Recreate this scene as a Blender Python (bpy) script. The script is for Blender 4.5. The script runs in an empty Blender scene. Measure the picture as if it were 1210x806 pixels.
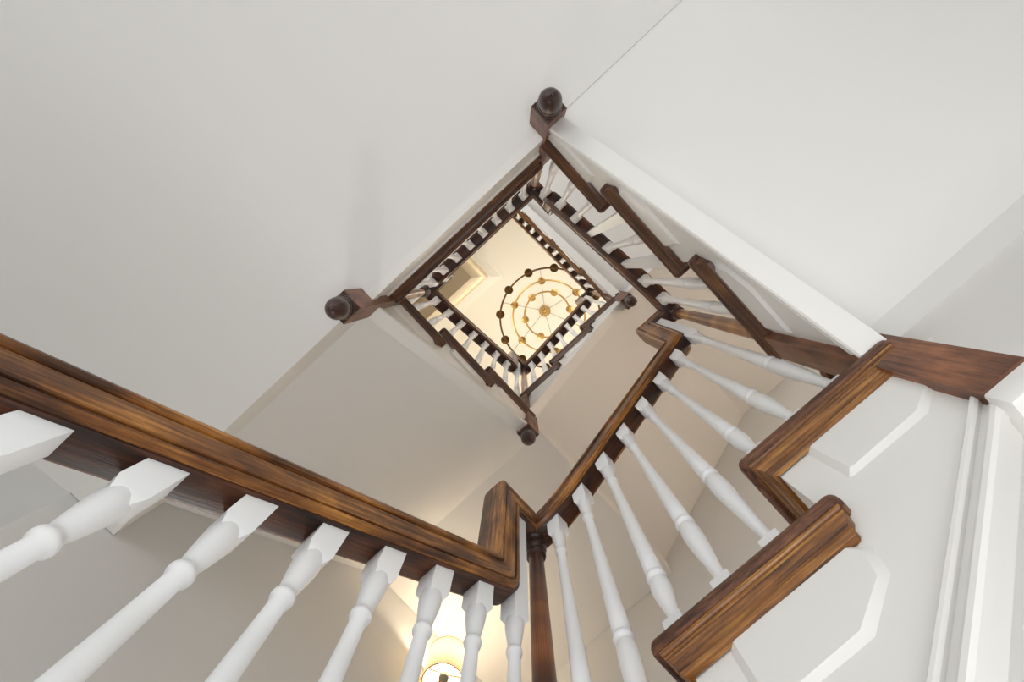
import bpy, bmesh, math, random
from mathutils import Vector, Matrix
random.seed(7)
S = bpy.context.scene
COL = S.collection

# ------------------------------------------------------------------ camera
F_PX = 745.97
CAM = (0.355, 0.2227, -1.8847)
PSI, ZX, ZY = 0.7449, 6.5783, -79.1287
fz = Vector((ZX, ZY, F_PX)).normalized()            # world Z seen in (right, down, forward)
fx = Vector((math.cos(PSI), -math.sin(PSI), 0.0)); fx = (fx - fz * fz.dot(fx)).normalized()
fy = fz.cross(fx)
right = Vector((fx[0], fy[0], fz[0])); down = Vector((fx[1], fy[1], fz[1])); fwd = Vector((fx[2], fy[2], fz[2]))
cd = bpy.data.cameras.new('camera'); cam = bpy.data.objects.new('camera', cd); COL.objects.link(cam)
R3 = Matrix((right, -down, -fwd)).transposed()
cam.matrix_world = Matrix.Translation(CAM) @ R3.to_4x4()
cd.sensor_width = 36.0; cd.lens = 36.0 * F_PX / 1210.0; cd.clip_start = 0.02; cd.clip_end = 60
S.camera = cam

# ------------------------------------------------------------------ world and large lights
w = bpy.data.worlds.new('world'); S.world = w; w.use_nodes = True
w.node_tree.nodes['Background'].inputs[0].default_value = (0.80, 0.88, 1.0, 1)
w.node_tree.nodes['Background'].inputs[1].default_value = 1.0
S.view_settings.view_transform = 'Standard'; S.view_settings.look = 'None'
S.view_settings.exposure = 0.19; S.view_settings.gamma = 1.0

def area(name, loc, aim, sx, sy, power, col):
    d = bpy.data.lights.new(name, 'AREA'); d.shape = 'RECTANGLE'; d.size = sx; d.size_y = sy
    d.energy = power; d.color = col
    o = bpy.data.objects.new(name, d); COL.objects.link(o); o.location = loc
    o.rotation_euler = (Vector(aim) - Vector(loc)).to_track_quat('-Z', 'Y').to_euler()
    return o
area('daylight_hall', (0.3, -2.85, -1.6), (0.3, 0.0, -1.5), 3.6, 1.9, 24, (0.95, 0.975, 1.0))
area('daylight_side', (2.55, -1.6, -1.6), (0.0, -1.2, -1.5), 1.8, 1.8, 10, (0.93, 0.97, 1.0))
area('daylight_upper', (0.0, -2.85, 1.2), (0.3, 0.3, 1.0), 3.0, 1.7, 32, (0.94, 0.96, 1.0))
area('upward_fill', (0.32, 0.30, -2.74), (0.32, 0.31, 0), 0.9, 0.9, 15.0, (0.97, 0.98, 1.0))  # added fill on the floor, brightens the soffits from below
def point(name, loc, e, col, r=0.03):
    d = bpy.data.lights.new(name, 'POINT'); d.energy = e; d.color = col; d.shadow_soft_size = r
    o = bpy.data.objects.new(name, d); COL.objects.link(o); o.location = loc; return o
point('landing_fill', (1.38, 0.95, 0.25), 6.5, (1.0, 0.74, 0.50), 0.08)  # added fills out of view on the landings, no fittings there
point('landing_fill', (-0.75, 1.10, 2.55), 9, (1.0, 0.88, 0.74), 0.08)
point('landing_fill', (1.38, 1.15, 3.2), 6, (1.0, 0.88, 0.74), 0.08)
point('stair_fill', (-0.78, 0.75, -1.2), 5.0, (1.0, 0.98, 0.95), 0.06)  # added fill, lifts the soffit above the lowest flight
point('hall_fill', (0.3, -1.3, 1.7), 9, (1.0, 0.92, 0.82), 0.12)  # added fill for the upper hall, no fitting there

# ------------------------------------------------------------------ materials
def lin(c): return tuple(((v / 255) / 12.92 if v / 255 <= 0.04045 else ((v / 255 + 0.055) / 1.055) ** 2.4) for v in c) + (1,)
def newmat(name):
    m = bpy.data.materials.new(name); m.use_nodes = True
    nt = m.node_tree; b = nt.nodes['Principled BSDF']; return m, nt, b
def paint(name, rgb, rough=0.55, bump=0.02, scale=60, var=0.03):
    m, nt, b = newmat(name)
    tc = nt.nodes.new('ShaderNodeTexCoord'); n = nt.nodes.new('ShaderNodeTexNoise'); n.inputs['Scale'].default_value = scale
    n.inputs['Detail'].default_value = 4
    nt.links.new(tc.outputs['Object'], n.inputs['Vector'])
    n2 = nt.nodes.new('ShaderNodeTexNoise'); n2.inputs['Scale'].default_value = 1.7
    nt.links.new(tc.outputs['Object'], n2.inputs['Vector'])
    mx = nt.nodes.new('ShaderNodeMix'); mx.data_type = 'RGBA'
    c = lin(rgb); mx.inputs[6].default_value = tuple(v * (1 - var) for v in c[:3]) + (1,); mx.inputs[7].default_value = tuple(min(1, v * (1 + var)) for v in c[:3]) + (1,)
    nt.links.new(n2.outputs[0], mx.inputs[0]); nt.links.new(mx.outputs[2], b.inputs['Base Color'])
    b.inputs['Roughness'].default_value = rough
    bp = nt.nodes.new('ShaderNodeBump'); bp.inputs['Strength'].default_value = bump * 4; bp.inputs['Distance'].default_value = 0.002
    nt.links.new(n.outputs[0], bp.inputs['Height']); nt.links.new(bp.outputs[0], b.inputs['Normal'])
    return m
def wood(name, dark, mid, light, rough=0.32, fig=1.0, scratch=0.25, coat=0.25, gs=(7, 190)):
    m, nt, b = newmat(name); N = nt.nodes.new; L = nt.links.new
    uv = N('ShaderNodeUVMap'); mp = N('ShaderNodeMapping'); mp.inputs['Scale'].default_value = (gs[0], gs[1], 1)
    L(uv.outputs[0], mp.inputs['Vector'])
    n = N('ShaderNodeTexNoise'); n.inputs['Scale'].default_value = 1.0; n.inputs['Detail'].default_value = 8; n.inputs['Roughness'].default_value = 0.66; n.inputs['Distortion'].default_value = 0.35
    L(mp.outputs[0], n.inputs['Vector'])
    mp2 = N('ShaderNodeMapping'); mp2.inputs['Scale'].default_value = (9, 20, 1); L(uv.outputs[0], mp2.inputs['Vector'])
    n2 = N('ShaderNodeTexNoise'); n2.inputs['Scale'].default_value = 1.0; n2.inputs['Detail'].default_value = 3; L(mp2.outputs[0], n2.inputs['Vector'])
    add = N('ShaderNodeMath'); add.operation = 'MULTIPLY_ADD'; L(n2.outputs[0], add.inputs[0]); add.inputs[1].default_value = 0.75 * fig
    L(n.outputs[0], add.inputs[2])
    sub = N('ShaderNodeMath'); sub.operation = 'SUBTRACT'; L(add.outputs[0], sub.inputs[0]); sub.inputs[1].default_value = 0.375 * fig
    r = N('ShaderNodeValToRGB'); e = r.color_ramp.elements
    e[0].position = 0.30; e[0].color = lin(dark); e[1].position = 0.72; e[1].color = lin(light)
    x = r.color_ramp.elements.new(0.5); x.color = lin(mid)
    L(sub.outputs[0], r.inputs[0])
    n3 = N('ShaderNodeTexNoise'); n3.inputs['Scale'].default_value = 240; n3.inputs['Detail'].default_value = 2
    mp3 = N('ShaderNodeMapping'); mp3.inputs['Scale'].default_value = (0.12, 1, 1); L(uv.outputs[0], mp3.inputs['Vector']); L(mp3.outputs[0], n3.inputs['Vector'])
    rr = N('ShaderNodeMapRange'); rr.inputs[1].default_value = 0.35; rr.inputs[2].default_value = 0.7; rr.inputs[3].default_value = 1 - scratch; rr.inputs[4].default_value = 1.0
    L(n3.outputs[0], rr.inputs[0])
    mu = N('ShaderNodeMix'); mu.data_type = 'RGBA'; mu.blend_type = 'MULTIPLY'; mu.inputs[0].default_value = 1
    L(r.outputs[0], mu.inputs[6]); L(rr.outputs[0], mu.inputs[7]); L(mu.outputs[2], b.inputs['Base Color'])
    b.inputs['Roughness'].default_value = rough; b.inputs['Coat Weight'].default_value = coat; b.inputs['Coat Roughness'].default_value = 0.18
    bp = N('ShaderNodeBump'); bp.inputs['Strength'].default_value = 0.35; bp.inputs['Distance'].default_value = 0.0015
    L(n.outputs[0], bp.inputs['Height']); L(bp.outputs[0], b.inputs['Normal'])
    return m
def metal(name, rgb, rough):
    m, nt, b = newmat(name); b.inputs['Base Color'].default_value = lin(rgb); b.inputs['Metallic'].default_value = 1; b.inputs['Roughness'].default_value = rough
    n = nt.nodes.new('ShaderNodeTexNoise'); n.inputs['Scale'].default_value = 90
    bp = nt.nodes.new('ShaderNodeBump'); bp.inputs['Strength'].default_value = 0.08
    nt.links.new(n.outputs[0], bp.inputs['Height']); nt.links.new(bp.outputs[0], b.inputs['Normal']); return m
def emit(name, rgb, st):
    m, nt, b = newmat(name); b.inputs['Base Color'].default_value = lin(rgb); b.inputs['Emission Color'].default_value = lin(rgb); b.inputs['Emission Strength'].default_value = st; return m

M_TRIM = paint('white_gloss_paint', (243, 242, 238), 0.38, 0.03, 45, 0.01)
M_BAL = paint('white_baluster_paint', (246, 247, 248), 0.35, 0.03, 90, 0.01)
M_SOF = paint('soffit_paint', (240, 239, 236), 0.8, 0.02, 30, 0.01)
M_WALL = paint('wall_paint', (221, 221, 219), 0.7, 0.02, 30, 0.015)
M_CEIL = paint('ceiling_paint', (245, 240, 228), 0.8, 0.02, 30, 0.01)
M_FLOOR = wood('floor_oak', (184, 172, 156), (206, 196, 182), (224, 216, 204), 0.45)
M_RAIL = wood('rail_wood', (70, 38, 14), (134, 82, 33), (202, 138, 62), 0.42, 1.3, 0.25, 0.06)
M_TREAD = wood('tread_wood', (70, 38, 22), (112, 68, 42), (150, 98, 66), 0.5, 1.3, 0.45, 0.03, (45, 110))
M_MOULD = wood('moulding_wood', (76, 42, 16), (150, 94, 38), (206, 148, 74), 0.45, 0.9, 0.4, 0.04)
M_TREAD_SHADED = wood('shaded_tread_wood', (50, 27, 15), (92, 54, 30), (130, 84, 50), 0.45, 1.3, 0.4, 0.04, (30, 110))  # tread wood darkened to carry the dimmer light higher up
M_MOULD_SHADED = wood('shaded_moulding_wood', (50, 27, 14), (98, 58, 30), (146, 96, 54), 0.42, 1.1, 0.4, 0.05)  # same moulding wood, weaker light of the upper flights put into its colour
M_RAIL_SHADED = wood('shaded_rail_wood', (52, 28, 14), (100, 60, 30), (154, 102, 54), 0.42, 1.2, 0.25, 0.06)  # rail wood toned down where less light reaches
M_NEWEL_LIT = wood('gold_lit_newel_wood', (96, 54, 22), (160, 104, 50), (214, 156, 86), 0.36, 1.0, 0.15, 0.1)  # gold of reflected warm light put into the shaft colour
M_FILLET = wood('rail_fillet_wood', (30, 15, 9), (66, 34, 18), (104, 58, 28), 0.45, 1.2, 0.3, 0.05)
M_NEWEL_RED = wood('newel_red_wood', (68, 33, 15), (120, 66, 32), (170, 104, 54), 0.34, 1.3, 0.2, 0.12)
M_BLOCK = wood('newel_block_wood', (84, 48, 30), (126, 78, 50), (160, 102, 66), 0.45, 1.2, 0.3, 0.15)
M_DARK = wood('dark_turned_wood', (34, 18, 12), (60, 34, 25), (84, 52, 38), 0.34, 0.6, 0.1, 0.12)
M_BRASS = metal('aged_brass', (190, 156, 98), 0.36)
M_BRONZE = metal('dark_bronze', (112, 84, 50), 0.35)
M_NICK = metal('brushed_nickel', (176, 166, 150), 0.3)
M_BULB = emit('warm_bulb', (255, 232, 190), 14.0)
M_LENS = emit('lamp_lens', (255, 226, 178), 1.2)
m, nt, b = newmat('linen_shade')
nt.nodes.remove(b); N = nt.nodes.new
d1 = N('ShaderNodeBsdfDiffuse'); d1.inputs[0].default_value = lin((246, 238, 222)); t1 = N('ShaderNodeBsdfTranslucent'); t1.inputs[0].default_value = lin((252, 246, 232))
ms = N('ShaderNodeMixShader'); ms.inputs[0].default_value = 0.55
wv = N('ShaderNodeTexNoise'); wv.inputs['Scale'].default_value = 300; bb = N('ShaderNodeBump'); bb.inputs['Strength'].default_value = 0.1
nt.links.new(wv.outputs[0], bb.inputs['Height']); nt.links.new(bb.outputs[0], d1.inputs['Normal'])
nt.links.new(d1.outputs[0], ms.inputs[1]); nt.links.new(t1.outputs[0], ms.inputs[2]); nt.links.new(ms.outputs[0], nt.nodes['Material Output'].inputs[0])
M_SHADE = m

# ------------------------------------------------------------------ mesh helpers
class MB:
    sweep = False
    def __init__(s): s.v = []; s.f = []; s.uv = {}
    def add(s, vs, fs):
        o = len(s.v); s.v += [Vector(v) for v in vs]; s.f += [tuple(i + o for i in f) for f in fs]
    def hexa(s, p):   # 8 points: bottom 4, top 4
        s.add(p, [(0, 3, 2, 1), (4, 5, 6, 7), (0, 1, 5, 4), (1, 2, 6, 5), (2, 3, 7, 6), (3, 0, 4, 7)])
    def box(s, x0, x1, y0, y1, z0, z1):
        s.hexa([(x0, y0, z0), (x1, y0, z0), (x1, y1, z0), (x0, y1, z0), (x0, y0, z1), (x1, y0, z1), (x1, y1, z1), (x0, y1, z1)])
    def loft(s, rings, close=True, cap=True):
        n = len(rings[0]); vs = [p for r in rings for p in r]; fs = []
        if s.sweep:
            U = [0.0]; V = [0.0]
            for i in range(1, len(rings)): U.append(U[-1] + sum((Vector(rings[i][j]) - Vector(rings[i - 1][j])).length for j in range(n)) / n)
            for j in range(n): V.append(V[-1] + (Vector(rings[0][(j + 1) % n]) - Vector(rings[0][j])).length)
        for i in range(len(rings) - 1):
            for j in range(n if close else n - 1):
                a = i * n + j; b_ = i * n + (j + 1) % n
                if s.sweep: s.uv[frozenset((a, b_, b_ + n, a + n))] = {a: (U[i], V[j]), b_: (U[i], V[j + 1]), b_ + n: (U[i + 1], V[j + 1]), a + n: (U[i + 1], V[j])}
                fs.append((a, b_, b_ + n, a + n))
        if cap: fs.append(tuple(range(n))[::-1]); fs.append(tuple(range((len(rings) - 1) * n, len(rings) * n)))
        s.add(vs, fs)
    def lathe(s, c, prof, seg=20):
        rings = []
        for r, z in prof:
            rings.append([(c[0] + r * math.cos(2 * math.pi * k / seg), c[1] + r * math.sin(2 * math.pi * k / seg), c[2] + z) for k in range(seg)])
        s.loft(rings)
    def square(s, c, prof):
        rings = [[(c[0] + h * a, c[1] + h * b_, c[2] + z) for a, b_ in ((-1, -1), (1, -1), (1, 1), (-1, 1))] for h, z in prof]
        s.loft(rings)
    def tube(s, a, b_, r, seg=10):
        a = Vector(a); b_ = Vector(b_); d = (b_ - a).normalized(); u = d.orthogonal().normalized(); v = d.cross(u)
        s.loft([[p + (u * math.cos(2 * math.pi * k / seg) + v * math.sin(2 * math.pi * k / seg)) * r for k in range(seg)] for p in (a, b_)])
    def torus(s, c, R, r, seg=96, q=10):
        vs = []; fs = []
        for i in range(seg):
            a = 2 * math.pi * i / seg
            for j in range(q):
                t = 2 * math.pi * j / q
                vs.append((c[0] + (R + r * math.cos(t)) * math.cos(a), c[1] + (R + r * math.cos(t)) * math.sin(a), c[2] + r * math.sin(t)))
        for i in range(seg):
            for j in range(q): fs.append((i * q + j, ((i + 1) % seg) * q + j, ((i + 1) % seg) * q + (j + 1) % q, i * q + (j + 1) % q))
        s.add(vs, fs)
    def build(s, name, mat, parent=None, bevel=0, smooth=30, seg=2):
        org = ROOT.get(parent.name, Vector()) if parent else None
        if parent is None: org = Vector((0, 0, 0))
        bm = bmesh.new(); vs = [bm.verts.new(v - org) for v in s.v]
        for f in s.f:
            try: bm.faces.new([vs[i] for i in f])
            except ValueError: pass
        bmesh.ops.recalc_face_normals(bm, faces=bm.faces)
        if bevel:
            ed = [e for e in bm.edges if len(e.link_faces) == 2 and e.calc_face_angle(0) > 0.5]
            bmesh.ops.bevel(bm, geom=ed, offset=bevel, segments=seg, profile=0.5, affect='EDGES')
        ca = math.radians(smooth); bm.verts.index_update()
        for f in bm.faces: f.smooth = True
        for e in bm.edges:
            if len(e.link_faces) == 2 and e.calc_face_angle(0) > ca: e.smooth = False
        ul = bm.loops.layers.uv.new('UVMap'); bm.normal_update()
        off = random.random() * 20
        for f in bm.faces:
            le = max(f.edges, key=lambda e: e.calc_length()); g = (le.verts[1].co - le.verts[0].co)
            if s.uv:
                fr = s.uv.get(frozenset(v.index for v in f.verts))
                if fr:
                    for l in f.loops: l[ul].uv = (fr[l.vert.index][0] + off, fr[l.vert.index][1] + off)
                    continue
            if g.length < 1e-9: continue
            g.normalize(); mxx = max(range(3), key=lambda i: abs(g[i]));
            if g[mxx] < 0: g = -g
            vv = f.normal.cross(g)
            for l in f.loops: l[ul].uv = (l.vert.co.dot(g) + off, l.vert.co.dot(vv) + off)
        me = bpy.data.meshes.new(name); bm.to_mesh(me); bm.free(); me.materials.append(mat)
        o = bpy.data.objects.new(name, me); COL.objects.link(o)
        if parent:
            o.parent = parent; ROOT[o.name] = ROOT[parent.name]
        else: ROOT[o.name] = Vector((0, 0, 0))
        return o
ROOT = {}
def thing(name, label, cat, loc=(0, 0, 0), group=None):
    o = bpy.data.objects.new(name, None); COL.objects.link(o); o.location = loc; o.empty_display_size = 0.1
    ROOT[o.name] = Vector(loc); o['label'] = label; o['category'] = cat
    if group: o['group'] = group
    return o
def struct(name, mb, mat, bevel=0):
    o = mb.build(name, mat, None, bevel); o['kind'] = 'structure'; return o

# ------------------------------------------------------------------ dimensions of the stairwell
A, B = 0.6529, 0.6654
ZF0, ZB0, ZR0, ZF1, ZB1, ZR1 = -2.80, -1.601, -0.798, 0.0, 0.76, 1.506
WX0, WX1, WY1 = -0.90, 1.53, 1.548
CEIL = 5.0
E_N = 0.0345

# ------------------------------------------------------------------ room shell
q = MB(); q.box(-2.3, 2.7, -3.1, 1.7, ZF0 - 0.1, ZF0); struct('floor', q, M_FLOOR)
q = MB(); q.box(-2.3, 2.7, -3.1, 1.7, CEIL, CEIL + 0.1); struct('ceiling', q, M_CEIL)
q = MB(); q.box(WX0 - 0.1, WX0, -0.15, 1.65, ZF0, CEIL); struct('wall_left', q, M_WALL)
q = MB(); q.box(WX1, WX1 + 0.1, -0.15, 1.65, ZF0, CEIL); struct('wall_right', q, M_WALL)
q = MB(); q.box(WX0, WX1, WY1, WY1 + 0.1, ZF0, CEIL); struct('wall_back', q, M_WALL)
q = MB(); q.box(-2.3, WX0 - 0.1, -0.15, -0.05, ZF0, CEIL); struct('wall_hall_left', q, M_WALL)
q = MB(); q.box(WX1 + 0.1, 2.7, -0.15, -0.05, ZF0, CEIL); struct('wall_hall_right', q, M_WALL)
q = MB(); q.box(-2.4, -2.3, -3.1, -0.05, ZF0, CEIL); struct('wall_hall_end', q, M_WALL)
q = MB(); q.box(2.7, 2.8, -3.1, -0.05, ZF0, CEIL); struct('wall_hall_side', q, M_WALL)
q = MB(); q.box(-2.4, 2.8, -3.1, -3.0, ZF0, CEIL); struct('wall_front', q, M_WALL)

# ------------------------------------------------------------------ flights
def frame(c, d, n): 
    C = Vector((c[0], c[1], 0)); D = Vector((d[0], d[1], 0)); Nn = Vector((n[0], n[1], 0))
    return lambda s, l, z: C + D * s + Nn * l + Vector((0, 0, z))
SW = ((0, 0), (0, 1), (-1, 0), B); SE = ((0, B), (1, 0), (0, 1), A); NE = ((A, B), (0, -1), (1, 0), B); NW = ((A, 0), (-1, 0), (0, -1), A)
COVE = [(0.0, 0.0), (0.019, 0.0), (0.019, -0.005), (0.0155, -0.0065), (0.0155, -0.0095), (0.0175, -0.0115), (0.0165, -0.015), (0.0125, -0.021), (0.0095, -0.027), (0.0090, -0.030), (0.0105, -0.032), (0.0100, -0.036), (0.0065, -0.041), (0.0, -0.043)]

def hx(P, s0, s1, l0, l1, z0, z1): 
    m_ = MB(); m_.hexa([P(s0, l0, z0), P(s1, l0, z0), P(s1, l1, z0), P(s0, l1, z0), P(s0, l0, z1), P(s1, l0, z1), P(s1, l1, z1), P(s0, l1, z1)]); return m_

def prism(P, pts, l0, l1, ins=None, mb=None):
    mb = mb or MB()
    r0 = [P(s, l0, z) for s, z in (ins or pts)]; r1 = [P(s, l1, z) for s, z in pts]
    mb.loft([r0, r1]); return mb

def flight(side, zlow, rise, label, where, width=0.88, o=-0.013, o2=0.0, bslope=0.93, nt=3, string_to=None, k0=1, soff=-0.05, mt=None):
    c, d, n, Ln = side; P = frame(c, d, n); r = rise / 4; t = (Ln - o - o2) / 3; sl = 3 * r / Ln
    mT, mM = (mt or (M_TREAD_SHADED, M_MOULD_SHADED))
    T = thing('stair_flight', label, 'staircase', P(0, 0, zlow), 'flights around the stairwell')
    smax = string_to or Ln - 0.012; smin = 0.012 if k0 == 1 else o + (k0 - 1) * t
    for k in range(k0, nt + 1):
        z = zlow + k * r; sf = o + (k - 1) * t - 0.03; sb = o + k * t + 0.019
        m_ = hx(P, sf, sb, -E_N, width, z - 0.028, z)
        tr = m_.build('tread', mT, T, bevel=0.011, seg=3)
        # cove moulding: mitred round the front and the well side, returned at the back
        path = [(sf + 0.030, width, (-1, 0)), (sf + 0.030, -0.012, (-1, -1)), (sb - 0.027, -0.012, (1, -1)), (sb - 0.027, 0.004, (1, 0))]
        rings = []
        for s_, l_, (a, b_) in path:
            rings.append([P(s_ + a * off, l_ + b_ * off, z - 0.028 + h) for off, h in COVE])
        m2 = MB(); m2.loft(rings); m2.build('cove_moulding', mM, tr)
        m3 = hx(P, o + (k - 1) * t, o + (k - 1) * t + 0.018, 0.0195, width, z - r, z - 0.028); m3.build('riser', M_TRIM, T)
    if nt == 3: m3 = hx(P, o + 3 * t, o + 3 * t + 0.018, 0.03, width, zlow + 3 * r, zlow + 4 * r - 0.03); m3.build('riser', M_TRIM, T)
    # outer string: saw-toothed above, straight below
    zb = lambda s: zlow - 0.19 + bslope * s
    top = []
    for k in range(k0, nt + 1):
        s0 = max(o + (k - 1) * t, smin); s1 = min(o + k * t, smax); z = zlow + k * r - 0.028
        top += [(s0, z), (s1, z)]
    pts = [(smin, zb(smin) - 0.046)] + [(smin, zlow + k0 * r - 0.028)] + top[1:] + [(smax, zb(smax) - 0.046)]
    st = prism(P, pts, -0.010, 0.020).build('string', M_TRIM, T)
    # bead and band along its foot
    for (dz, hh, l0, nm) in ((-0.014, 0.014, -0.019, 'bead_moulding'), (-0.050, 0.018, -0.023, 'foot_moulding')):
        a, e = smin, smax
        rings = []
        for s_ in (a, e):
            z = zb(s_) + dz
            rings.append([P(s_, -0.008, z), P(s_, l0 + 0.003, z), P(s_, l0, z + hh * 0.3), P(s_, l0, z + hh * 0.7), P(s_, l0 + 0.003, z + hh), P(s_, -0.008, z + hh)])
        b2 = MB(); b2.loft(rings); b2.build(nm, M_TRIM, st)
    # a raised scroll bracket under each tread end
    for k in range(1, nt + 1):
        sf = o + (k - 1) * t; z = zlow + k * r; f = 1.0
        pts = [(sf + 0.044, z - 0.0705), (sf + 0.043, z - 0.080), (sf + 0.046, z - 0.174), (sf + 0.052, z - 0.177), (sf + 0.165, z - 0.177), (sf + 0.217, z - 0.130), (sf + 0.226, z - 0.085), (sf + 0.216, z - 0.0705)]
        pts = [(s_, max(z_, zb(s_) + 0.020)) for s_, z_ in pts]
        cx_ = sum(p[0] for p in pts) / len(pts); cz_ = sum(p[1] for p in pts) / len(pts)
        ins = []
        for s_, z_ in pts:
            ds, dz = cx_ - s_, cz_ - z_; L_ = math.hypot(ds, dz)
            ins.append((s_ + ds / L_ * 0.014, z_ + (dz / L_ * 0.014 if z_ < z - 0.0706 else 0)))
        prism(P, pts, -0.0162, -0.008, ins).build('bracket', M_TRIM, st)
    # soffit
    zs = lambda s: zlow + soff + sl * s
    e = 0.78 if nt == 3 else string_to; ss = -0.03 if k0 == 1 else smin
    m_ = MB(); m_.hexa([P(ss, 0.03, zs(ss)), P(e, 0.03, zs(e)), P(e, width, zs(e)), P(ss, width, zs(ss)), P(ss, 0.03, zs(ss) + 0.03), P(e, 0.03, zs(e) + 0.03), P(e, width, zs(e) + 0.03), P(ss, width, zs(ss) + 0.03)])
    m_.build('soffit', M_SOF, T)
    return T

flight(SW, ZB0 - 0.793, 0.793, 'lowest stair flight under the nearest rail at lower left, its steps below the frame', '', 0.899, k0=-1, mt=(M_TREAD, M_MOULD))
flight(SE, ZB0, ZR0 - ZB0, 'nearest stair flight at lower right, worn brown tread ends over white bracketed string', '', 0.8816, mt=(M_TREAD, M_MOULD))
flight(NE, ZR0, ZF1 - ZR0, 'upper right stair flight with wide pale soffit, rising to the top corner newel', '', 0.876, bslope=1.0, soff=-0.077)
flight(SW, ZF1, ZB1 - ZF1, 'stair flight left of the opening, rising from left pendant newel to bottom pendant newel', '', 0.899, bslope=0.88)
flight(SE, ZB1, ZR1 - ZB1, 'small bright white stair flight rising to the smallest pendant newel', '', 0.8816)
flight(NE, ZR1, 0.76, 'topmost stair flight, narrow orange-brown tread ends above grey soffit', '', 0.876, nt=5, string_to=1.10, mt=(M_TREAD, M_MOULD))

# ------------------------------------------------------------------ landings
def quarter(side_in, z, label, se, le):
    # landing at the head of flight side_in: fills the outer corner
    c, d, n, Ln = side_in; P = frame(c, d, n)
    T = thing('quarter_landing', label, 'landing', P(Ln, 0.4, z), 'quarter landings')
    hx(P, Ln + 0.02, Ln + se, 0.0, le, z - 0.17, z - 0.028).build('slab', M_SOF, T)
    hx(P, Ln - 0.03, Ln + se, 0.028, le, z - 0.028, z).build('floorboard', M_TREAD, T, bevel=0.008)
    rings = [[P(Ln - off, l_, z - 0.028 + h) for off, h in COVE] for l_ in (0.03, le)]
    m2 = MB(); m2.loft(rings); m2.build('cove_moulding', M_MOULD, T)
    return T
quarter(SW, ZB0, 'near quarter landing below the rising rail corner, out of the lower edge', 0.8816, 0.899)
TQ = quarter(SE, ZR0, 'quarter landing behind the big square newel block at the right edge', 0.876, 0.8816)
quarter(SW, ZB1, 'quarter landing behind the bottom pendant newel, flat pale soffit wedge', 0.8816, 0.899)
quarter(SE, ZR1, 'quarter landing behind the smallest pendant newel, warm tan soffit', 0.876, 0.8816)

q = MB(); q.box(A - 0.034, WX1 - 0.01, B - 0.034, B + 0.03, ZR0 - 0.490, ZR0 - 0.4505); q.build('apron', M_TRIM, TQ, bevel=0.004)
q = MB(); q.box(A - 0.026, WX1 - 0.01, B - 0.026, B + 0.03, ZR0 - 0.51, ZR0 - 0.491); q.build('apron_bead', M_TRIM, TQ, bevel=0.006)
T = thing('hall_landing', 'broad hall landing filling the upper left with its plain pale grey soffit', 'landing', (0.3, -1.5, 0))
q = MB(); q.box(-2.29, 2.69, -2.99, -0.1505, -0.285, -0.028); q.box(WX0 + 0.002, WX1 - 0.002, -0.1505, 0.006, -0.285, -0.028); q.build('slab', M_SOF, T)
q = MB(); q.box(WX0 + 0.002, WX1 - 0.002, -2.99, 0.0, -0.028, 0.0); q.build('floorboard', M_FLOOR, T)
q = MB(); q.box(0.030, A - 0.030, -0.05, 0.047, -0.0285, 0.0005); q.build('nosing', M_TREAD_SHADED, T, bevel=0.011, seg=3)
P = frame(*NW[:3])
m2 = MB(); m2.loft([[P(s_, -0.012 - off * 1.0, -0.028 + h) for off, h in COVE] for s_ in (0.028, A - 0.028)]); m2.build('cove_moulding', M_MOULD_SHADED, T)
m2 = MB(); m2.loft([[P(s_, -0.012 - off, z_) for off, z_ in ((-0.012, -0.069), (0.008, -0.069), (0.008, -0.085), (0.003, -0.092), (0.003, -0.225), (0.010, -0.235), (0.010, -0.275), (0.010, -0.2855), (-0.012, -0.2855))] for s_ in (0.028, A - 0.028)]); m2.build('fascia', M_TRIM, T)

# upper hall ceiling, closet block and top landing (beyond the north-west side)
q = MB(); q.box(-2.3, 0.60, -3.0, -0.11, 2.25, 2.40); struct('trim_1', q, M_SOF)
BX, BY, BZ = 0.108, 0.028, 2.42
q = MB(); q.box(WX0, BX, -1.10, BY, BZ, CEIL); struct('wall_closet', q, paint('closet_paint', (226, 206, 168), 0.7))
q = MB(); q.box(BX, WX1, -1.10, -1.00, 2.40, CEIL); struct('wall_upper', q, M_WALL)
q = MB(); q.box(WX1, WX1 + 0.1, -1.10, -0.15, 2.25, CEIL); struct('wall_upper_right', q, M_WALL)
q = MB(); q.box(0.62, WX1, -1.0, -0.47, 2.50, 2.646); struct('floor_top', q, M_FLOOR)
CR = [(0, 0), (0, -0.11), (0.015, -0.105), (0.02, -0.09), (0.035, -0.075), (0.05, -0.045), (0.085, -0.025), (0.095, -0.012), (0.11, -0.01), (0.11, 0)]
m2 = MB(); m2.loft([[(WX0, BY + a, CEIL + b_) for a, b_ in CR], [(BX + a, BY + a, CEIL + b_) for a, b_ in CR], [(BX + a, -1.0, CEIL + b_) for a, b_ in CR]])
struct('trim_2', m2, M_CEIL)
for i, (x0, y0, x1, y1, nx, ny) in enumerate([(WX0, BY, WX0, WY1, 1, 0), (WX0, WY1, WX1, WY1, 0, -1), (WX1, -1.0, WX1, WY1, -1, 0), (BX, -1.0, WX1, -1.0, 0, 1)]):
    m2 = MB(); m2.loft([[(x + nx * a, y + ny * a, CEIL + b_) for a, b_ in CR] for x, y in ((x0, y0), (x1, y1))]); struct('trim_%d' % (3 + i), m2, M_CEIL)

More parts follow.
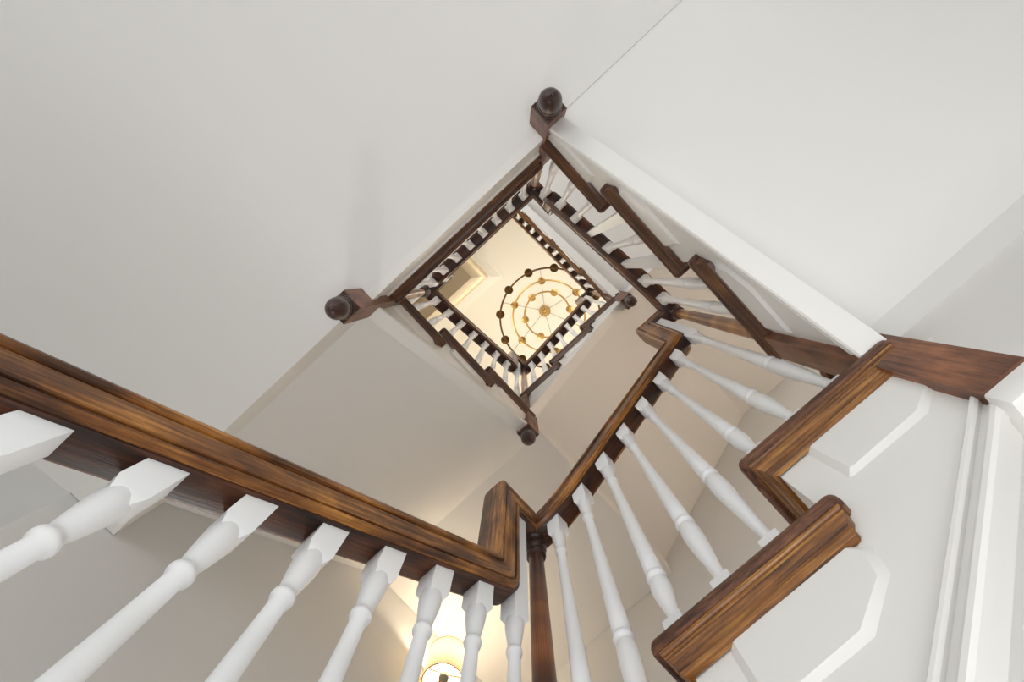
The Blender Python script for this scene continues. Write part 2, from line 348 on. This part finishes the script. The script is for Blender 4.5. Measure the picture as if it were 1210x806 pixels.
# ------------------------------------------------------------------ balustrades
PROF = [(0, 0), (.020, 0), (.0215, .003), (.0265, .004), (.028, .007), (.0265, .010), (.0232, .011), (.0232, .0135), (.0265, .0145), (.0275, .017), (.0285, .040), (.0275, .0425), (.0248, .0435), (.0248, .0455), (.0300, .0470), (.0315, .0515), (.0300, .0560), (.024, .0590), (.012, .0602), (0, .0605)]
PROF = PROF + [(-a, b_) for a, b_ in PROF[-2:0:-1]]
H = 0.0605
def baluster_mesh(P, s, slope, zr, zline, ztread, T, square=False):
    """turned baluster standing at s: zr = where it meets the rail, zline = pitch line, ztread = its foot"""
    c = P(s, 0, 0); m_ = MB(); hb = 0.0153
    zb = zline - 0.058; zc = zline - 0.552
    # square block, its head cut to the pitch of the rail
    cs = ((-1, -1), (1, -1), (1, 1), (-1, 1))
    def sq(h, z, sh=0): return [P(s + h * a, h * b_, z + sh * a * h) for a, b_ in cs]
    if square:
        m_.loft([sq(0.0150, ztread - 0.002), sq(0.0150, ztread + 0.05), sq(0.0110, zr - 0.03), sq(0.0110, zr + 0.006, slope)])
        o = m_.build('baluster', M_BAL, T, smooth=38); o['label'] = 'plain square replacement baluster'; return o
    m_.loft([sq(hb * 0.70, zb - 0.012), sq(hb, zb), sq(hb, zr + 0.006, slope)])
    pr = [(0.0136, -0.004), (0.0142, -0.010), (0.0144, -0.018), (0.0138, -0.028), (0.0122, -0.044), (0.0104, -0.060), (0.0090, -0.070), (0.0088, -0.074), (0.0098, -0.077), (0.0114, -0.080), (0.0118, -0.084), (0.0112, -0.088), (0.0086, -0.093)]
    pr = [(r_, zb + z) for r_, z in pr]
    for i in range(1, 7):
        f = i / 6; pr.append((0.0080 + 0.0052 * f ** 0.85, zb - 0.093 + (zc + 0.017 - zb + 0.093) * f))
    pr += [(0.0100, zc + 0.012), (0.0096, zc + 0.009), (0.0134, zc + 0.006), (0.0150, zc + 0.001), (0.0140, zc - 0.004), (0.0104, zc - 0.008), (0.0104, zc - 0.011), (0.0138, zc - 0.018)]
    ft = ztread + 0.048; Lv = zc - 0.018 - ft
    for f, r_ in ((0.12, 0.0146), (0.28, 0.0142), (0.5, 0.0120), (0.72, 0.0094), (0.88, 0.0080), (0.96, 0.0084), (1.0, 0.0100)):
        pr.append((r_, zc - 0.018 - Lv * f))
    pr.append((0.0105, ft - 0.003))
    m_.lathe((c[0], c[1], 0), pr, 18)
    m_.loft([sq(0.0135, ztread - 0.002), sq(0.0135, ft - 0.005), sq(0.0108, ft)])
    return m_.build('baluster', M_BAL, T, smooth=38)

def balustrade(side, zlow, rise, label, ztop_rel=None, start_rel=1.0, level=False, endh=None, nb=8, Lmax=None, smin=None, squares=(), mr=None):
    c, d, n, Ln = side; P = frame(c, d, n)
    T = thing('balustrade', label, 'stair railing', P(0, 0, zlow), 'balustrades around the stairwell')
    st = []          # stations: (s, z, up_s, up_z, scale, mitre)
    if level:
        zb = zlow + start_rel
        st = [(0, zb, 0, 1, 1, -1)]
        line = lambda s: zb
        sl = 0
    else:
        m_ = 0.868; line0 = 1.178; s_ref = 0.29
        def bot(s):
            if smin is not None: return line0 + 0.012 + 0.90 * (s - s_ref)
            if s < 0.24:
                # easing: level at the newel, then up to the pitch
                s0, s1 = 0.03, 0.24; z0 = start_rel; z1 = line0 + m_ * (s1 - s_ref)
                f = max(0, (s - s0) / (s1 - s0)); h = s1 - s0
                return z0 * (2 * f ** 3 - 3 * f * f + 1) + z1 * (3 * f * f - 2 * f ** 3) + h * m_ * (f ** 3 - f * f)
            return line0 + m_ * (s - s_ref)
        line = lambda s: zlow + bot(s)
        sl = m_
        if smin is None: st.append((0, line(0), 0, 1, 1, -1))
        else: sl = 0.90; L_ = math.hypot(1, sl); st.append((smin, line(smin), -sl / L_, 1 / L_, 1, 0))
        for i in range(15 if smin is None else 0):
            s = 0.03 + 0.015 * i; g = (bot(s + 1e-3) - bot(s - 1e-3)) / 2e-3; L_ = math.hypot(1, g)
            st.append((s, line(s), -g / L_, 1 / L_, 1, 0))
    if Lmax: 
        s = Lmax; g = sl; L_ = math.hypot(1, g); st.append((s, line(s), -g / L_, 1 / L_, 1, 0))
    else:
        ztop = zlow + ztop_rel       # top surface of rail at the head newel
        if endh is None or level is False or endh:
            sc = Ln - 0.075 - H; g = sl; L_ = math.hypot(1, g); zt = line(sc) + H * L_
            a0 = math.atan2(1 / L_, -g / L_); a1 = math.pi
            st.append((sc - (H * -(-g / L_)) * 0 + H * g / L_ - 0.0, zt - H / L_, -g / L_, 1 / L_, 1, 0))
            for i in range(1, 9):
                a = a0 + (a1 - a0) * i / 8; us, uz = math.cos(a), math.sin(a)
                st.append((sc - H * us, zt - H * uz, us, uz, 1, 0))
            st.append((Ln - 0.075, ztop - H, -1, 1, 1, 0))
            st.append((Ln, ztop - H, 0, 1, 1, 1))
        else:
            st.append((Ln, line(Ln), 0, 1, 1, 1))
    rings = []
    for s, z, us, uz, k, mi in st:
        rings.append([P(s + us * h + mi * l, l, z + uz * h) for l, h in PROF])
    mm = MB(); mm.sweep = True; mm.loft(rings); rl = mm.build('handrail', mr or M_RAIL_SHADED, T, smooth=28)
    rings = [[P(s + us * h + mi * l, l, z + uz * h) for l, h in ((-.0195, .001), (-.0195, -.003), (-.017, -.004), (.017, -.004), (.0195, -.003), (.0195, .001))] for s, z, us, uz, k, mi in st]
    mm = MB(); mm.sweep = True; mm.loft(rings); mm.build('rail_fillet', M_FILLET, rl, smooth=28)
    t = (Ln + 0.013) / 3
    for i in range(nb if smin is None else -5, nb) if smin is not None else range(nb):
        if nb == 8: s = 0.062 + (Ln - 0.124) * i / 7
        else: s = 0.062 + (Ln - 0.124) / 7 * i
        if Lmax and s > Lmax - 0.03: break
        if level: zt = zlow; zr = line(s)
        else:
            k = min(math.floor((s + 0.013) / t) + 1, 3 if not Lmax else 9); zt = zlow + k * rise / 4; zr = line(s)
        zl = line(s)
        if i == 7 and not Lmax and not (level and not endh): zr = zlow + ztop_rel - H
        baluster_mesh(P, s, sl if (s > 0.12 or smin is not None) else 0.3 * sl, zr, zl, zt, T, i in squares)
    return T
balustrade(SW, ZB0 - 0.793, 0.793, 'nearest balustrade, heavy orange-brown rail crossing lower left on seven thick white balusters', ztop_rel=0.793 + 1.065, smin=-0.40, mr=M_RAIL)
balustrade(SE, ZB0, ZR0 - ZB0, 'near balustrade curving up to the right from centre bottom, full-length white balusters on worn treads', ztop_rel=ZR0 - ZB0 + 1.065, mr=M_RAIL)
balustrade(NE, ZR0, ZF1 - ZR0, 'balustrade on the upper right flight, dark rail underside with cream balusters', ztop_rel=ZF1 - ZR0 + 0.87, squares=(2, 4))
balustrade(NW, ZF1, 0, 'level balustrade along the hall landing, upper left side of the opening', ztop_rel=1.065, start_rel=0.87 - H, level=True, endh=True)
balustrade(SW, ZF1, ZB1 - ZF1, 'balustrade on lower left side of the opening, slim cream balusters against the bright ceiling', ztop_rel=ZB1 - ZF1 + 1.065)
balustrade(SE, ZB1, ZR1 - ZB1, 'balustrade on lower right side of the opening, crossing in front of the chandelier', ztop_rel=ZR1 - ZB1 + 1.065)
balustrade(NE, ZR1, 0.76, 'highest balustrade with the smallest balusters, between grey soffit and ceiling', ztop_rel=2, nb=14, Lmax=1.10, mr=M_RAIL)

# ------------------------------------------------------------------ newels
def newel(x, y, zl, ztop, label, pendant=True, zfoot=None, sm=None):
    T = thing('newel_post', label, 'newel post', (x, y, zl), 'newel posts at the stairwell corners')
    w2 = 0.0283; zt = zl + 0.150; zb = zl - 0.449 if zfoot is None else zfoot
    m_ = MB(); m_.square((x, y, 0), [(w2 * (0.97 if pendant else 0.80), zb), (w2, zb + (0.003 if pendant else 0.010)), (w2, zt - 0.010), (w2 * 0.72, zt)]); m_.build('block', M_BLOCK, T)
    h = ztop - zt
    pr = [(0.020, zt - 0.002), (0.024, zt + 0.006), (0.024, zt + 0.012), (0.018, zt + 0.018), (0.0165, zt + 0.03), (0.0175, zt + 0.10), (0.0180, zt + h * 0.3), (0.0175, zt + h * 0.5), (0.0150, ztop - 0.10), (0.0142, ztop - 0.075)]
    m_ = MB(); m_.lathe((x, y, 0), pr, 28); m_.build('shaft', sm or M_NEWEL_LIT, T)
    pr = [(0.0142, ztop - 0.076), (0.0195, ztop - 0.072), (0.0205, ztop - 0.066), (0.0190, ztop - 0.060), (0.0165, ztop - 0.056), (0.0165, ztop - 0.050), (0.0215, ztop - 0.044), (0.0228, ztop - 0.037), (0.0210, ztop - 0.030), (0.0185, ztop - 0.026), (0.0195, ztop - 0.016), (0.0240, ztop - 0.010), (0.0250, ztop - 0.001)]
    m_ = MB(); m_.lathe((x, y, 0), pr, 28); m_.build('cap', M_DARK, T)
    if pendant:
        pr = [(0.0230, 0.002), (0.0280, -0.003), (0.0290, -0.008), (0.0275, -0.013), (0.0232, -0.016), (0.0225, -0.021), (0.0256, -0.024), (0.0268, -0.029), (0.0255, -0.034), (0.0240, -0.036)]
        pr += [(0.0258 * math.cos(a), -0.050 - 0.040 * math.sin(a)) for a in [math.radians(v) for v in (-12, 0, 15, 30, 45, 58, 70, 79)]] + [(0.0030, -0.0905), (0.0032, -0.094), (0.0012, -0.098)]
        m_ = MB(); m_.lathe((x, y, zb), pr, 32); m_.square((x, y, zb), [(w2 * 0.93, -0.003), (w2 * 0.95, 0.001)]); m_.build('acorn_pendant', M_DARK, T, smooth=40)
newel(A, 0, ZF1, 0.87 - H, 'newel at top corner of the opening, large dark acorn pendant on a brown block')
newel(0.012, 0.010, ZF1, 0.87 - H, 'newel at left corner of the opening, large dark acorn pendant pointing left')
newel(0, B, ZB0, ZB0 + 1.005, 'glossy red-brown turned newel shaft running down from the near rail corner', sm=M_NEWEL_RED)
newel(A, B, ZR0, ZR0 + 1.005, 'newel at right with gold-lit shaft and big worn square block', pendant=False)
newel(0, B, ZB1, ZB1 + 1.005, 'newel at bottom corner of the opening with medium dark acorn pendant')
newel(A, B, ZR1, ZR1 + 1.005, 'smallest newel with pendant, right of the chandelier')
newel(0, -0.42, ZF0, ZF0 + 1.01, 'floor newel at foot of the nearest balustrade, beyond the left edge', pendant=False, zfoot=ZF0)

# ------------------------------------------------------------------ sconce
SX, SY, SZ0, SZ1 = -0.79, 1.088, 0.165, 0.335
T = thing('wall_sconce', 'lit wall sconce with pale drum shade, seen between white balusters at bottom', 'wall lamp', (WX0, SY, 0.2))
q = MB(); seg = 40
for (r0, r1) in ((0.074, 0.070),):
    rings = []
    for r_, z_ in ((r0, SZ0), (r1, SZ1), (r1 - 0.002, SZ1), (r0 - 0.002, SZ0), (r0, SZ0)):
        rings.append([(SX + r_ * math.cos(2 * math.pi * k / seg), SY + r_ * math.sin(2 * math.pi * k / seg), z_) for k in range(seg)])
    q.loft(rings, cap=False)
sh = q.build('lamp_shade', M_SHADE, T)
for z_, r_ in ((SZ0, 0.0735), (SZ1, 0.0695)):
    q = MB(); q.torus((SX, SY, z_), r_, 0.0020, 40, 6); q.build('rim', M_BRASS, sh)
q = MB(); q.lathe((SX, SY, 0), [(0.004, 0.215), (0.022, 0.222), (0.030, 0.240), (0.029, 0.258), (0.018, 0.280), (0.014, 0.300)], 20); bulb = q.build('bulb', M_BULB, T)
q = MB()
for a in (0.5, 2.6, 4.7): q.tube((SX + 0.016 * math.cos(a), SY + 0.016 * math.sin(a), 0.205), (SX + 0.0725 * math.cos(a), SY + 0.0725 * math.sin(a), SZ0 + 0.004), 0.0028)
q.lathe((SX, SY, 0), [(0.006, 0.186), (0.018, 0.190), (0.018, 0.206), (0.008, 0.214)], 16)
q.build('spider', M_NICK, T)
q = MB(); q.tube((WX0, SY, 0.19), (SX, SY, 0.197), 0.005); q.build('arm', M_NICK, T)
q = MB(); q.box(WX0 - 0.002, WX0 + 0.012, SY - 0.035, SY + 0.035, 0.12, 0.27); q.build('backplate', M_NICK, T, bevel=0.004)
point('sconce_glow', (SX, SY, 0.31), 3.3, (1.0, 0.80, 0.57), 0.02)

# ------------------------------------------------------------------ chandelier
CX, CY = 0.304, 0.718
T = thing('chandelier', 'three-tier brass ring chandelier with round disc lamps under the cream ceiling', 'chandelier', (CX, CY, CEIL))
q = MB(); q.lathe((CX, CY, CEIL), [(0.058, 0.0), (0.060, -0.008), (0.060, -0.022), (0.052, -0.028), (0.020, -0.030), (0.016, -0.045), (0.004, -0.050)], 36); q.build('canopy', M_BRASS, T)
def wa(deg): 
    t = math.radians(deg) - PSI; return math.cos(t), -math.sin(t)
tiers = [(0.4555, 3.853, 86, 12, 0.039, M_BRONZE), (0.3415, 4.095, 42, 6, 0.036, M_BRASS), (0.226, 4.375, 13.5, 6, 0.037, M_BRASS)]
for R_, z_, a0, n_, rd, mt in tiers:
    q = MB(); q.torus((CX, CY, z_), R_, 0.0085, 120, 10); ring = q.build('ring', mt, T)
    for k in range(n_):
        ca, sa = wa(a0 + k * 360 / n_); px, py = CX + R_ * ca, CY + R_ * sa
        q = MB(); q.lathe((px, py, z_ + 0.010), [(rd * 0.9, -0.012), (rd, -0.010), (rd, 0.012), (rd * 0.9, 0.015), (0.012, 0.018)], 24); dsk = q.build('disc_lamp', mt, T)
        if rd: q = MB(); q.lathe((px, py, z_ + 0.026), [(rd * 0.8, -0.002), (rd * 0.82, 0.006), (rd * 0.6, 0.009)], 20); q.build('lens', M_LENS, dsk)
for k in range(6):
    ca, sa = wa(42 + 60 * k)
    q = MB(); q.tube((CX + 0.02 * ca, CY + 0.02 * sa, CEIL - 0.04), (CX + 0.4555 * ca, CY + 0.4555 * sa, 3.858), 0.0030, 8); q.build('rod', M_NICK, T)
for k in range(6):
    ca, sa = wa(12 + 60 * k); point('chandelier_glow', (CX + 0.54 * ca, CY + 0.54 * sa, 3.95), 4.2, (1.0, 0.94, 0.84), 0.15)
